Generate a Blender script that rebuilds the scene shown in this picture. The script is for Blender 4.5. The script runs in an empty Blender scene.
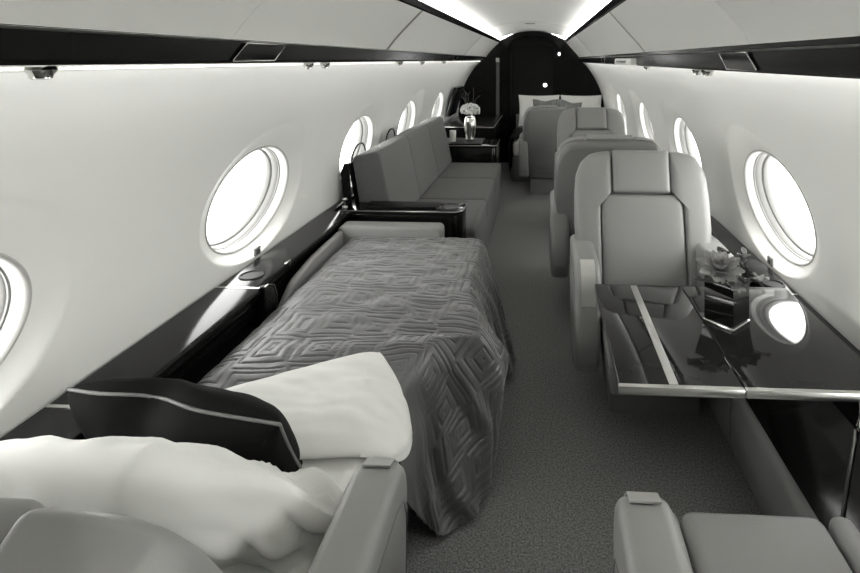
import bpy, bmesh, math, random
from mathutils import Vector, Matrix, noise
random.seed(7)
S = bpy.context.scene
COL = S.collection
PI = math.pi

# ------------------------------------------------------------------ materials
def mat(name, col, rough=0.5, metal=0.0, coat=0.0, spec=0.5, sheen=0.0, emit=None, bump=None, var=None):
    """bump = (kind, scale, strength); var = (scale, amount) tone variation of the stuff itself"""
    m = bpy.data.materials.new(name); m.use_nodes = True
    nt = m.node_tree; b = nt.nodes['Principled BSDF']
    c = (col, col, col * 0.965) if not isinstance(col, tuple) else col
    b.inputs['Base Color'].default_value = (*c, 1)
    b.inputs['Roughness'].default_value = rough
    b.inputs['Metallic'].default_value = metal
    b.inputs['Coat Weight'].default_value = coat
    b.inputs['Coat Roughness'].default_value = 0.03
    b.inputs['Specular IOR Level'].default_value = spec
    b.inputs['Sheen Weight'].default_value = sheen
    if emit:
        b.inputs['Emission Color'].default_value = (1, 1, 0.985, 1)
        b.inputs['Emission Strength'].default_value = emit
    tc = nt.nodes.new('ShaderNodeTexCoord')
    if var:
        n = nt.nodes.new('ShaderNodeTexNoise'); n.inputs['Scale'].default_value = var[0]; n.inputs['Detail'].default_value = 6
        nt.links.new(tc.outputs['Object'], n.inputs['Vector'])
        r = nt.nodes.new('ShaderNodeMapRange')
        r.inputs['From Min'].default_value = 0.3; r.inputs['From Max'].default_value = 0.7
        r.inputs['To Min'].default_value = 1 - var[1]; r.inputs['To Max'].default_value = 1 + var[1]
        nt.links.new(n.outputs['Fac'], r.inputs['Value'])
        mx = nt.nodes.new('ShaderNodeVectorMath'); mx.operation = 'SCALE'
        mx.inputs[0].default_value = c
        nt.links.new(r.outputs['Result'], mx.inputs['Scale'])
        nt.links.new(mx.outputs['Vector'], b.inputs['Base Color'])
    if bump:
        kind, sc, st = bump
        if kind == 'weave':
            w1 = nt.nodes.new('ShaderNodeTexWave'); w1.bands_direction = 'X'; w1.inputs['Scale'].default_value = sc
            w2 = nt.nodes.new('ShaderNodeTexWave'); w2.bands_direction = 'Y'; w2.inputs['Scale'].default_value = sc
            for w in (w1, w2):
                w.inputs['Distortion'].default_value = 2.5; w.inputs['Detail Scale'].default_value = 3
                nt.links.new(tc.outputs['Object'], w.inputs['Vector'])
            a = nt.nodes.new('ShaderNodeMath'); a.operation = 'MULTIPLY'
            nt.links.new(w1.outputs['Fac'], a.inputs[0]); nt.links.new(w2.outputs['Fac'], a.inputs[1]); out = a.outputs[0]
        else:
            n2 = nt.nodes.new('ShaderNodeTexNoise'); n2.inputs['Scale'].default_value = sc; n2.inputs['Detail'].default_value = 4
            nt.links.new(tc.outputs['Object'], n2.inputs['Vector']); out = n2.outputs['Fac']
        bp = nt.nodes.new('ShaderNodeBump'); bp.inputs['Strength'].default_value = st; bp.inputs['Distance'].default_value = 0.004
        nt.links.new(out, bp.inputs['Height']); nt.links.new(bp.outputs['Normal'], b.inputs['Normal'])
    return m

M = {}
M['wall'] = mat('cabin_lining', 0.80, 0.42)
M['ceiling'] = mat('ceiling_lining', 0.80, 0.5)
M['bin'] = mat('bin_leather', 0.72, 0.5, bump=('noise', 220, 0.05))
M['gloss'] = mat('black_gloss_veneer', 0.005, 0.10, spec=0.2)
M['ledge'] = mat('dark_ledge_veneer', 0.011, 0.14, spec=0.16, var=(9, 0.25))
M['table'] = mat('dark_table_veneer', 0.014, 0.06, spec=0.28, var=(5, 0.2))
M['black'] = mat('matt_black', 0.006, 0.45, spec=0.12)
M['rail'] = mat('dark_rail_gloss', 0.005, 0.16, spec=0.10)
M['leather'] = mat('grey_leather', 0.26, 0.42, bump=('noise', 260, 0.10))
M['leather_dark'] = mat('shell_leather', 0.17, 0.46, bump=('noise', 260, 0.10))
M['leather_kick'] = mat('kick_leather', 0.22, 0.42, bump=('noise', 260, 0.10))
M['sofa'] = mat('sofa_fabric', 0.13, 0.9, sheen=0.05, bump=('weave', 130, 0.25), var=(160, 0.14))
M['quilt'] = mat('quilt_fabric', 0.040, 0.46, spec=1.0, sheen=0.45, bump=('noise', 300, 0.12), var=(90, 0.08))
M['linen'] = mat('white_linen', 0.80, 0.75, sheen=0.1, bump=('noise', 30, 0.10))
M['charcoal'] = mat('charcoal_fabric', 0.006, 0.8, spec=0.1, bump=('noise', 200, 0.15))
M['piping'] = mat('grey_piping', 0.16, 0.6)
M['grey_cushion'] = mat('grey_satin', 0.16, 0.6, var=(30, 0.3))
M['chrome'] = mat('polished_metal', 0.75, 0.14, metal=1.0)
M['satin'] = mat('satin_metal', 0.62, 0.28, metal=1.0)
M['cap'] = mat('brushed_cap', 0.55, 0.35, metal=0.45)
M['dark_metal'] = mat('dark_metal', 0.12, 0.35, metal=1.0)
M['grey_plastic'] = mat('grey_plastic', 0.20, 0.4)
M['white_plastic'] = mat('white_plastic', 0.78, 0.3)
M['frame'] = mat('window_trim', 0.45, 0.35)
M['ring'] = mat('shade_track', 0.20, 0.4)
M['carpet'] = mat('carpet', 0.31, 0.95, spec=0.1, bump=('weave', 90, 1.0), var=(150, 0.55))
M['glass_black'] = mat('black_glass', 0.006, 0.04, coat=1.0)
M['petal'] = mat('petal', 0.38, 0.5, var=(40, 0.2))
M['petal_light'] = mat('pale_petal', 0.62, 0.55, var=(60, 0.15))
M['leaf'] = mat('leaf', 0.09, 0.5, var=(40, 0.25))
M['soil'] = mat('stem', 0.04, 0.8)
M['veneer'] = mat('dark_wood_panel', 0.006, 0.2, spec=0.12, var=(14, 0.5))
M['cove'] = mat('cove_led', 0.9, 0.5, emit=4.6)
M['wash'] = mat('wash_led', 0.9, 0.5, emit=7)
M['lamp'] = mat('small_lamp', 0.9, 0.4, emit=2.2)

def pane_mat():
    m = bpy.data.materials.new('window_pane'); m.use_nodes = True; nt = m.node_tree
    nt.nodes.remove(nt.nodes['Principled BSDF']); out = nt.nodes['Material Output']
    t = nt.nodes.new('ShaderNodeBsdfTransparent'); t.inputs['Color'].default_value = (.94, .94, .93, 1)
    g = nt.nodes.new('ShaderNodeBsdfGlossy'); g.inputs['Roughness'].default_value = .04
    mx = nt.nodes.new('ShaderNodeMixShader'); mx.inputs[0].default_value = .05
    nt.links.new(t.outputs[0], mx.inputs[1]); nt.links.new(g.outputs[0], mx.inputs[2]); nt.links.new(mx.outputs[0], out.inputs['Surface'])
    return m
M['pane'] = pane_mat()

# ------------------------------------------------------------------ helpers
def thing(name, label, cat, loc=(0, 0, 0), rz=0.0, group=None):
    o = bpy.data.objects.new(name, None); COL.objects.link(o)
    o.location = loc; o.rotation_euler = (0, 0, rz)
    o.empty_display_size = 0.1
    return tag(o, label, cat, group)

def tag(o, label, cat, group=None):
    o['label'] = label; o['category'] = cat
    if group: o['group'] = group
    return o

def obj(name, bm, material, parent=None, smooth=True, angle=None, label=None):
    me = bpy.data.meshes.new(name)
    bmesh.ops.recalc_face_normals(bm, faces=bm.faces)
    bm.to_mesh(me); bm.free()
    me.materials.append(material)
    if smooth:
        for p in me.polygons: p.use_smooth = True
        if angle is not None:
            me.set_sharp_from_angle(angle=math.radians(angle))
    o = bpy.data.objects.new(name, me); COL.objects.link(o)
    if parent is not None: o.parent = parent
    if label: o['label'] = label
    return o

def struct(name, bm, material, parent=None, smooth=True, angle=35):
    o = obj(name, bm, material, parent, smooth, angle)
    if parent is None: o['kind'] = 'structure'
    return o

def merge(bm, other):
    me = bpy.data.meshes.new('tmp'); other.to_mesh(me); other.free(); bm.from_mesh(me); bpy.data.meshes.remove(me)

def add_box(bm, x0, x1, y0, y1, z0, z1, r=0.0, seg=3, mtx=None):
    b = bmesh.new(); bmesh.ops.create_cube(b, size=1)
    for v in b.verts:
        v.co = Vector(((x0 + x1) / 2 + v.co.x * (x1 - x0), (y0 + y1) / 2 + v.co.y * (y1 - y0), (z0 + z1) / 2 + v.co.z * (z1 - z0)))
    if r > 0:
        bmesh.ops.bevel(b, geom=b.edges[:], offset=r, segments=seg, profile=0.5, affect='EDGES', clamp_overlap=True)
    if mtx is not None: bmesh.ops.transform(b, matrix=mtx, verts=b.verts)
    merge(bm, b)

def box(*a, **k):
    bm = bmesh.new(); add_box(bm, *a, **k); return bm

def add_prism(bm, poly, axis, a0, a1, r=0.0, seg=3, mtx=None):
    """poly in the two other axes (in x,y,z order), extruded along axis from a0 to a1"""
    b = bmesh.new()
    def co(p, a):
        return {'x': Vector((a, p[0], p[1])), 'y': Vector((p[0], a, p[1])), 'z': Vector((p[0], p[1], a))}[axis]
    lo = [b.verts.new(co(p, a0)) for p in poly]; hi = [b.verts.new(co(p, a1)) for p in poly]
    n = len(poly)
    for i in range(n): b.faces.new((lo[i], lo[(i + 1) % n], hi[(i + 1) % n], hi[i]))
    f0 = b.faces.new(lo[::-1]); f1 = b.faces.new(hi)
    bmesh.ops.recalc_face_normals(b, faces=b.faces)
    if r > 0:
        es = set(f0.edges[:]) | set(f1.edges[:])
        bmesh.ops.bevel(b, geom=list(es), offset=r, segments=seg, profile=0.5, affect='EDGES', clamp_overlap=True)
    if mtx is not None: bmesh.ops.transform(b, matrix=mtx, verts=b.verts)
    merge(bm, b)

def prism(*a, **k):
    bm = bmesh.new(); add_prism(bm, *a, **k); return bm

def add_tube(bm, pts, r, n=8, closed=False):
    pts = [Vector(p) for p in pts]; m = len(pts); rings = []
    up = Vector((0.13, 0.21, 1)).normalized()
    for i, p in enumerate(pts):
        a = pts[(i - 1) % m] if (closed or i > 0) else p
        c = pts[(i + 1) % m] if (closed or i < m - 1) else p
        t = (c - a).normalized()
        if abs(t.dot(up)) > 0.97: up = Vector((1, 0.1, 0)).normalized()
        s = t.cross(up).normalized(); u = s.cross(t)
        rr = r[i] if isinstance(r, (list, tuple)) else r
        rings.append([bm.verts.new(p + (s * math.cos(2 * PI * k / n) + u * math.sin(2 * PI * k / n)) * rr) for k in range(n)])
    for i in range(m if closed else m - 1):
        A, B = rings[i], rings[(i + 1) % m]
        for k in range(n): bm.faces.new((A[k], A[(k + 1) % n], B[(k + 1) % n], B[k]))
    if not closed:
        bm.faces.new(rings[0][::-1]); bm.faces.new(rings[-1])

def tube(*a, **k):
    bm = bmesh.new(); add_tube(bm, *a, **k); return bm

def add_lathe(bm, prof, cx=0, cy=0, n=28):
    rings = []
    for r, z in prof:
        if r < 1e-6: rings.append([bm.verts.new((cx, cy, z))])
        else: rings.append([bm.verts.new((cx + r * math.cos(2 * PI * k / n), cy + r * math.sin(2 * PI * k / n), z)) for k in range(n)])
    for A, B in zip(rings, rings[1:]):
        for k in range(n):
            a, b, c, d = A[k % len(A)], A[(k + 1) % len(A)], B[(k + 1) % len(B)], B[k % len(B)]
            vs = []
            for v in (a, b, c, d):
                if v not in vs: vs.append(v)
            if len(vs) > 2: bm.faces.new(vs)

def lathe(*a, **k):
    bm = bmesh.new(); add_lathe(bm, *a, **k); return bm

def crom(pts, n, closed=False):
    """Catmull-Rom through pts, n samples in all"""
    pts = [Vector(p) for p in pts]; m = len(pts); out = []
    segs = m if closed else m - 1
    for i in range(n):
        t = i / n * segs if closed else i / (n - 1) * segs
        k = min(int(t), segs - 1); f = t - k
        g = lambda j: pts[j % m] if closed else pts[max(0, min(m - 1, j))]
        a, b, c, d = g(k - 1), g(k), g(k + 1), g(k + 2)
        out.append(0.5 * ((2 * b) + (c - a) * f + (2 * a - 5 * b + 4 * c - d) * f * f + (3 * b - a - 3 * c + d) * f * f * f))
    return out

def add_grid(bm, rows):
    vs = [[bm.verts.new(p) for p in r] for r in rows]
    for i in range(len(vs) - 1):
        for j in range(len(vs[0]) - 1):
            bm.faces.new((vs[i][j], vs[i][j + 1], vs[i + 1][j + 1], vs[i + 1][j]))
    return vs

def lerp(tab, z):
    if z <= tab[0][0]: return tab[0][1]
    for (a, va), (b, vb) in zip(tab, tab[1:]):
        if z <= b:
            f = (z - a) / (b - a); return va + (vb - va) * f
    return tab[-1][1]

# ------------------------------------------------------------------ cabin shell
CX = -0.15                                     # centre line of the fuselage
Y0, Y1 = -1.7, 8.15                            # forward and aft bulkheads
_wp = crom([(0, 0.0, 1.03), (0, .3, 1.10), (0, .5, 1.14), (0, .62, 1.147), (0, .8, 1.14), (0, .95, 1.117), (0, 1.1, 1.07),
            (0, 1.25, .995), (0, 1.37, .915), (0, 1.45, .85), (0, 1.505, .785)], 120)
WT = sorted((p.y, p.z) for p in _wp)
def taper(y): return 1.0 if y < 5.4 else 1.0 - 0.055 * min(1, (y - 5.4) / 2.75) ** 1.2
def wallW(z): return lerp(WT, z)
WA, WB, WZ = .338, .226, .896                  # window opening half sizes and height
WSP, WY0 = 1.435, 2.43
WPLANE = 1.163; WTILT = .18

def build_wall(side, name):
    sg = -1 if side == 'left' else 1
    bm = bmesh.new()
    zb, zt, hw = .50, 1.505, WSP / 2
    corners = []
    for dy, dz in ((hw, zt - WZ), (-hw, zt - WZ), (-hw, zb - WZ), (hw, zb - WZ)):
        corners.append(math.atan2(dz / WB, dy / WA) % (2 * PI))
    N = 104
    angs = sorted(set([round(2 * PI * k / N, 6) for k in range(N)] + [round(c, 6) for c in corners]))
    ts = [0, .012, .03, .05, .07, .09, .11, .13, .15, .17, .19, .21, .23, .25, .27, .29, .31, .33, .35, .37, .39, .42, .46, .5, .56, .62, .7, .78, .86, .93, 1]
    def X(y, z, r=None, th=0):
        w = wallW(z) * taper(y)
        if r is not None:
            si = math.sin(th)
            ro = 1.28 + .22 * max(0, si) ** 2 - .10 * max(0, -si) ** 2
            bl = max(0.0, min(1.0, (ro - r) / (ro - 1)))
            w = w * (1 - bl) + (WPLANE - WTILT * (z - WZ)) * taper(y) * bl
        return CX + sg * w
    ks = range(-2, 4)
    edge_z = set()
    for k in ks:
        yc = WY0 + k * WSP
        grid = []
        for t in ts:
            ring = []
            for th in angs:
                ey, ez = WA * math.cos(th), WB * math.sin(th)
                s = min(hw / abs(ey) if abs(ey) > 1e-9 else 1e9, ((zt - WZ) if ez > 0 else (WZ - zb)) / abs(ez) if abs(ez) > 1e-9 else 1e9)
                f = 1 + (s - 1) * t
                y, z = yc + ey * f, WZ + ez * f
                y = min(y, Y1); 
                ring.append(bm.verts.new((X(y, z, f, th), y, z)))
                if t == 1 and abs(abs(ey * f) - hw) < 1e-6: edge_z.add(round(z, 6))
            grid.append(ring)
        n = len(angs)
        for a, b in zip(grid, grid[1:]):
            for j in range(n):
                bm.faces.new((a[j], a[(j + 1) % n], b[(j + 1) % n], b[j]))
    # closing strips at both ends, and the lower wall
    ez = sorted(edge_z)
    yA = WY0 - 2 * WSP - hw; yB = WY0 + 3 * WSP + hw
    if yA > Y0:
        add_grid(bm, [[Vector((X(y, z), y, z)) for z in ez] for y in (Y0, yA)])
    if yB < Y1:
        add_grid(bm, [[Vector((X(y, z), y, z)) for z in ez] for y in [yB + (Y1 - yB) * i / 4 for i in range(5)]])
    zs = [0, .1, .2, .3, .4, .505]
    add_grid(bm, [[Vector((X(y, z), y, z)) for z in zs] for y in [Y0 + (Y1 - Y0) * i / 40 for i in range(41)]])
    bmesh.ops.remove_doubles(bm, verts=bm.verts, dist=1e-5)
    return struct(name, bm, M['wall'], angle=None)

build_wall('left', 'wall_left'); build_wall('right', 'wall_right')

# floor
bm = bmesh.new()
add_box(bm, CX - 1.2, CX + 1.2, Y0, Y1, -.06, 0)
struct('floor', bm, M['carpet'], smooth=False)

# ceiling: shell from wall top over the bins to a shallow arch
cp = [(.785, 1.500), (.93, 1.60), (.66, 1.835), (.56, 1.842), (.52, 1.852), (.44, 1.874), (.34, 1.900), (.22, 1.922), (.1, 1.933), (0, 1.936)]
prof = [(-x, z) for x, z in cp] + [(x, z) for x, z in cp[::-1][1:]]
bm = bmesh.new()
add_grid(bm, [[Vector((-.12 + x * taper(y) - (.03 if abs(x) > .7 else 0), y, z)) for x, z in prof] for y in [Y0 + (Y1 - Y0) * i / 30 for i in range(31)]])
struct('ceiling', bm, M['ceiling'], angle=50)
# bulkheads
def bulkhead(name, y, m, th):
    pts = [(CX - wallW(z) * taper(y) - .02, z) for z in (0, .3, .6, .9, 1.1, 1.25, 1.37, 1.45, 1.5)]
    top = [(-.8, 1.6), (-.6, 1.82), (-.45, 1.88), (-.3, 1.92), (-.12, 1.945), (.06, 1.92), (.21, 1.88), (.36, 1.82), (.56, 1.6)]
    pts += top + [(2 * CX - x, z) for x, z in pts[::-1]]
    return struct(name, prism(pts, 'y', y, y + th), m, smooth=False)
bulkhead('wall_back', Y1, M['veneer'], .05)
bulkhead('wall_front', Y0 - .05, M['veneer'], .05)
# ceiling arch seam towards the back
for i, (yy, hx) in enumerate(((5.9, .43),)):
    bm = bmesh.new()
    pts = [(-.12 + u * hx, yy, 1.932 - .062 * u * u - .002) for u in [j / 12 - 1 for j in range(25)]]
    add_tube(bm, pts, .004, 6)
    struct('trim_1', bm, M['ceiling'])

# windows
n = 0
for sg, side in ((-1, 'left'), (1, 'right')):
    for k in range(-2, 4):
        n += 1
        yc = WY0 + k * WSP; tp = taper(yc)
        xp = CX + sg * WPLANE * tp
        root = bpy.data.objects.new('window_%d' % n, None); COL.objects.link(root); root.location = (xp, yc, WZ); root.rotation_euler = (0, -sg * math.atan(WTILT), 0)
        root['kind'] = 'structure'
        def ring_surface(prof, N=72):
            """prof: (radius factor, depth outwards)"""
            bm = bmesh.new(); rows = []
            for r, d in prof:
                rows.append([bm.verts.new((sg * d, (WA - .0) * math.cos(2 * PI * j / N) * r, WB * math.sin(2 * PI * j / N) * r + (r < .9) * 0)) for j in range(N)])
            for a, b in zip(rows, rows[1:]):
                for j in range(N): bm.faces.new((a[j], a[(j + 1) % N], b[(j + 1) % N], b[j]))
            return bm
        obj('window_frame', ring_surface([(1.045, .010), (1.04, -.003), (1.022, -.008), (1.0, -.006), (.988, .004), (.984, .030), (.980, .034)]), M['frame'], root, angle=60)
        obj('window_gasket', ring_surface([(.990, .033), (.965, .036), (.962, .046)]), M['grey_plastic'], root, angle=40)
        obj('shade_ring', ring_surface([(.972, .044), (.960, .042), (.948, .046), (.942, .070), (.920, .072), (.905, .076), (.902, .11)]), M['ring'], root, angle=60)
        bm = bmesh.new()
        vs = [bm.verts.new((sg * .100, WA * .92 * math.cos(2 * PI * j / 48), WB * .92 * math.sin(2 * PI * j / 48))) for j in range(48)]
        bm.faces.new(vs)
        obj('pane', bm, M['pane'], root, smooth=False)
        # light portal: guides sampling of the daylight at this opening
        L = bpy.data.lights.new('daylight_portal', 'AREA'); L.shape = 'RECTANGLE'; L.size = WA * 1.9; L.size_y = WB * 1.9
        L.cycles.is_portal = True
        lo = bpy.data.objects.new('daylight_portal', L); COL.objects.link(lo)
        lo.location = (xp + sg * .115, yc, WZ)
        lo.rotation_euler = Vector((-sg, 0, 0)).to_track_quat('-Z', 'Z').to_euler()
        # shade switch under the window
        if -1 <= k <= 2:
            zz = .645; ys = yc + .02
            sw = thing('shade_switch', 'small grey window shade switch below the %s window on the %s side' % (['nearest', 'second', 'third', 'fourth'][k + 1], side), 'switch',
                       (CX + sg * wallW(zz) * taper(ys), ys, zz), 0, 'window shade switches')
            obj('plate', box(-.006, .006, -.022, .022, -.018, .020, r=.004), M['grey_plastic'], sw)
            obj('button', box(-.010 if sg > 0 else 0, 0 if sg > 0 else .010, -.012, .012, -.010, .010, r=.002), M['dark_metal'], sw)

# ------------------------------------------------------------------ overhead bins, rails, coves
BC = -.12
def bin_poly(sg, dz):
    p = [(.650, 1.572 + dz), (.615, 1.617 + dz), (.565, 1.672 + dz), (.515, 1.723 + dz * .6), (.470, 1.768), (.52, 1.79), (.66, 1.80), (.86, 1.62), (.80, 1.572 + dz)]
    return [(BC + sg * x, z) for x, z in p]
for sg, side, dz, cuts in ((-1, 'left', 0, [-1.66, 1.33, 2.72, 5.5, 7.75]), (1, 'right', -.012, [-1.66, 1.42, 2.85, 5.6, 7.75])):
    words_ = ['nearest', 'second', 'third', 'farthest']
    for i, (a, b) in enumerate(zip(cuts, cuts[1:])):
        t = thing('overhead_bin', '%s grey overhead bin in the %s row along the ceiling' % (words_[i].capitalize(), side), 'overhead bin', (0, a, 0), 0, 'overhead bins on the %s side' % side)
        obj('bin_door', prism(bin_poly(sg, dz), 'y', .0004 if i == 1 else .0225, b - a - (.0004 if i == 0 else .0225), r=.0015, seg=2), M['bin'], t, angle=30)
        if i > 1:  # added dark plate fills the seam, its colour standing in for gap shade
            obj('dark_gap_filler', prism([(BC + (x - BC) * 1.002, z) for x, z in bin_poly(sg, dz)], 'y', -.022, .022), M['grey_plastic'], t, smooth=False, label='dark grey filler added to darken the gap between the bin doors')
    # dark lip along the bin tops
    p = [(BC + sg * x, z) for x, z in ((.470, 1.766), (.462, 1.772), (.447, 1.797), (.452, 1.801), (.53, 1.80), (.53, 1.79))]
    struct('trim_%d' % (2 if sg < 0 else 3), prism(p, 'y', Y0, 7.75), M['dark_metal'] if False else M['rail'], smooth=False)
    # cove light lying behind the lip
    bm = bmesh.new()
    ys = [-.8 + (7.70 + .8) * i / 40 for i in range(41)]
    add_grid(bm, [[(BC + sg * .475, y, 1.803), (BC + sg * .515, y, 1.803)] for y in ys])
    o = obj('cove_light_strip', bm, M['cove'], smooth=False)
    tag(o, 'long glowing cove light strip above the %s overhead bins' % side, 'cove light', 'ceiling cove lights')
    # passenger service rail under the bins
    t = thing('service_rail', 'long black glossy service rail under the %s overhead bins' % side, 'rail', (0, Y0, 0))
    p = [(BC + sg * x, z + dz * 2) for x, z in ((.652, 1.566), (.650, 1.520), (.656, 1.512), (.700, 1.510), (.703, 1.540), (.80, 1.545), (.80, 1.566))]
    p = [(x, max(z, 1.573 + dz) if z > 1.56 + dz * 2 else z) for x, z in p]
    obj('rail_body', prism(p, 'y', 0, 7.75 - Y0), M['rail'], t, angle=30)
    p = [(BC + sg * x, z + dz * 2) for x, z in ((.649, 1.571), (.643, 1.5695), (.6485, 1.566), (.66, 1.566))]
    obj('metal_bead', prism(p, 'y', 0, 7.75 - Y0), M['satin'], t, smooth=False)
    for yc in ((1.475, 4.9) if sg < 0 else (1.52, 4.7)):
        y = yc - Y0
        xf = BC + sg * .6485; h0, h1 = 1.518 + dz * 2, 1.564 + dz * 2
        sl = .035
        quad = [(y - .115 + sl, h1), (y + .10 + sl, h1), (y + .10 - sl, h0), (y - .115 - sl, h0)]
        if True:
            pn = obj('mask_panel', prism(quad, 'x', xf - .004, xf + .004), M['gloss'], t, smooth=False)
            obj('panel_outline', tube([(xf - sg * .004, a, b) for a, b in quad], .0022, 6, closed=True), M['chrome'], pn)
    # wall-wash light under the rail
    bm = bmesh.new()
    add_grid(bm, [[(BC + sg * .7045, y, 1.521 + dz * 2), (BC + sg * .7045, y, 1.539 + dz * 2)] for y in ys])
    o = obj('wash_light_strip', bm, M['wash'], smooth=False)
    tag(o, 'slim wall wash light strip beneath the %s service rail' % side, 'wash light', 'wall wash lights')

def reading_light(sg, y, side, which, big=1.0, dz=0):
    x = BC + sg * .70
    t = thing('reading_light', which, 'reading light', (x, y, 1.512 + dz), 0, 'reading lights under the bins')
    obj('mount_plate', box(-.018, .018, -.05 * big, .03 * big, -.003, .002, r=.001), M['satin'], t)
    obj('lens_body', lathe([(0, -.002), (.020 * big, -.002), (.023 * big, -.008), (.017 * big, -.016), (.016 * big, -.022), (.012 * big, -.024), (0, -.022)]), M['chrome'], t, angle=40)
L_l = [(.86, 'chrome reading light hanging from the left rail nearest the camera', 1.0),
       (1.90, 'small reading light on the left rail before the sofa, nearer of a pair', .8),
       (2.05, 'small reading light on the left rail before the sofa, farther of a pair', .8),
       (3.15, 'small reading light on the left rail over the near end of the sofa', .9),
       (3.75, 'small reading light on the left rail over the middle of the sofa', .9),
       (4.6, 'small reading light on the left rail over the far end of the sofa', .9)]
for y, lb, b in L_l: reading_light(-1, y, 'left', lb, b)
for y, lb, b in [(1.95, 'chrome reading light on the right rail above the first chair, nearer of a pair', 1.0), (2.08, 'reading light on the right rail above the first chair, farther of a pair', .8),
                 (3.05, 'small reading light on the right rail beside the pale box', .8)]:
    reading_light(1, y, 'right', lb, b, -.024)
t = thing('monitor_arm_housing', 'pale box fixed under the right overhead bins beyond the rail panel', 'housing', (BC + .645, 3.45, 1.50))
obj('housing', box(-.03, .04, -.35, .3, -.012, .030, r=.012), M['white_plastic'], t)
obj('slot', box(-.033, -.028, -.2, .2, .004, .016), M['grey_plastic'], t)

# ceiling vent near the back
t = thing('ceiling_vent', 'small oblong air vent set in the ceiling near the back', 'vent', (-.12, 6.1, 1.931))
obj('vent_plate', box(-.10, .10, -.12, .12, -.006, .0, r=.003), M['ceiling'], t)
for i in range(4): obj('slot', box(-.055, .055, -.05 + i * .03, -.038 + i * .03, -.009, -.005), M['grey_plastic'], t)

# ------------------------------------------------------------------ aft bulkhead fittings
def door_like():
    root = bpy.data.objects.new('door_1', None); COL.objects.link(root); root.location = (-.12, Y1, 0); root['kind'] = 'structure'
    obj('door_leaf', box(-.30, .30, -.012, -.002, .02, 1.72, r=.003), M['black'], root)
    bm = bmesh.new(); add_box(bm, -.345, -.305, -.05, -.002, .0, 1.62, r=.006); obj('door_post', bm, M['veneer'], root)
    return root
door_like()
# dark arch header hung ahead of the bulkhead
bm = bmesh.new()
N = 24; outer = []; inner = []
for i in range(N + 1):
    a = PI * i / N
    outer.append((-.12 - .50 * math.cos(a), 1.62 + .31 * math.sin(a) ** .8 if 0 < i < N else 1.62))
    inner.append((-.12 - .36 * math.cos(a), 1.62 + .245 * math.sin(a) ** .7 if 0 < i < N else 1.62))
for i in range(N):
    add_prism(bm, [outer[i], outer[i + 1], inner[i + 1], inner[i]], 'y', 7.78, 7.92)
bmesh.ops.remove_doubles(bm, verts=bm.verts, dist=1e-5)
struct('trim_4', bm, M['veneer'], angle=30)
t = thing('pilaster', 'tall slim dark bronze post on the back wall beside the doorway', 'post', (-.63, 7.98, 0))
obj('shaft', box(-.022, .022, -.02, .02, 0, 1.52, r=.004), M['dark_metal'], t)
obj('lamp_cap', box(-.024, .024, -.024, .02, 1.49, 1.55, r=.004), M['satin'], t)
t = thing('wall_lamp', 'round glowing lamp on the dark back wall above the pillows', 'lamp', (.06, 8.135, 1.15))
bm = bmesh.new(); add_lathe(bm, [(0, 0), (.036, 0), (.040, .006), (.036, .014), (.026, .016)], n=24); bmesh.ops.rotate(bm, verts=bm.verts, matrix=Matrix.Rotation(PI / 2, 3, 'X')); obj('bezel', bm, M['chrome'], t)
bm = bmesh.new(); add_lathe(bm, [(0, .019), (.012, .018), (.018, .012)], n=24); bmesh.ops.rotate(bm, verts=bm.verts, matrix=Matrix.Rotation(PI / 2, 3, 'X')); obj('diffuser', bm, M['lamp'], t)
t = thing('spot_lamp', 'tiny bright spot lamp under the dark arch at the back', 'lamp', (.255, 7.76, 1.605))
bm = bmesh.new(); add_lathe(bm, [(0, -.024), (.010, -.022), (.014, -.01), (.013, .02), (0, .02)], n=18); obj('bulb', bm, M['lamp'], t)
obj('holder', box(-.028, .028, -.01, .03, .015, .03, r=.004), M['dark_metal'], t)

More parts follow.
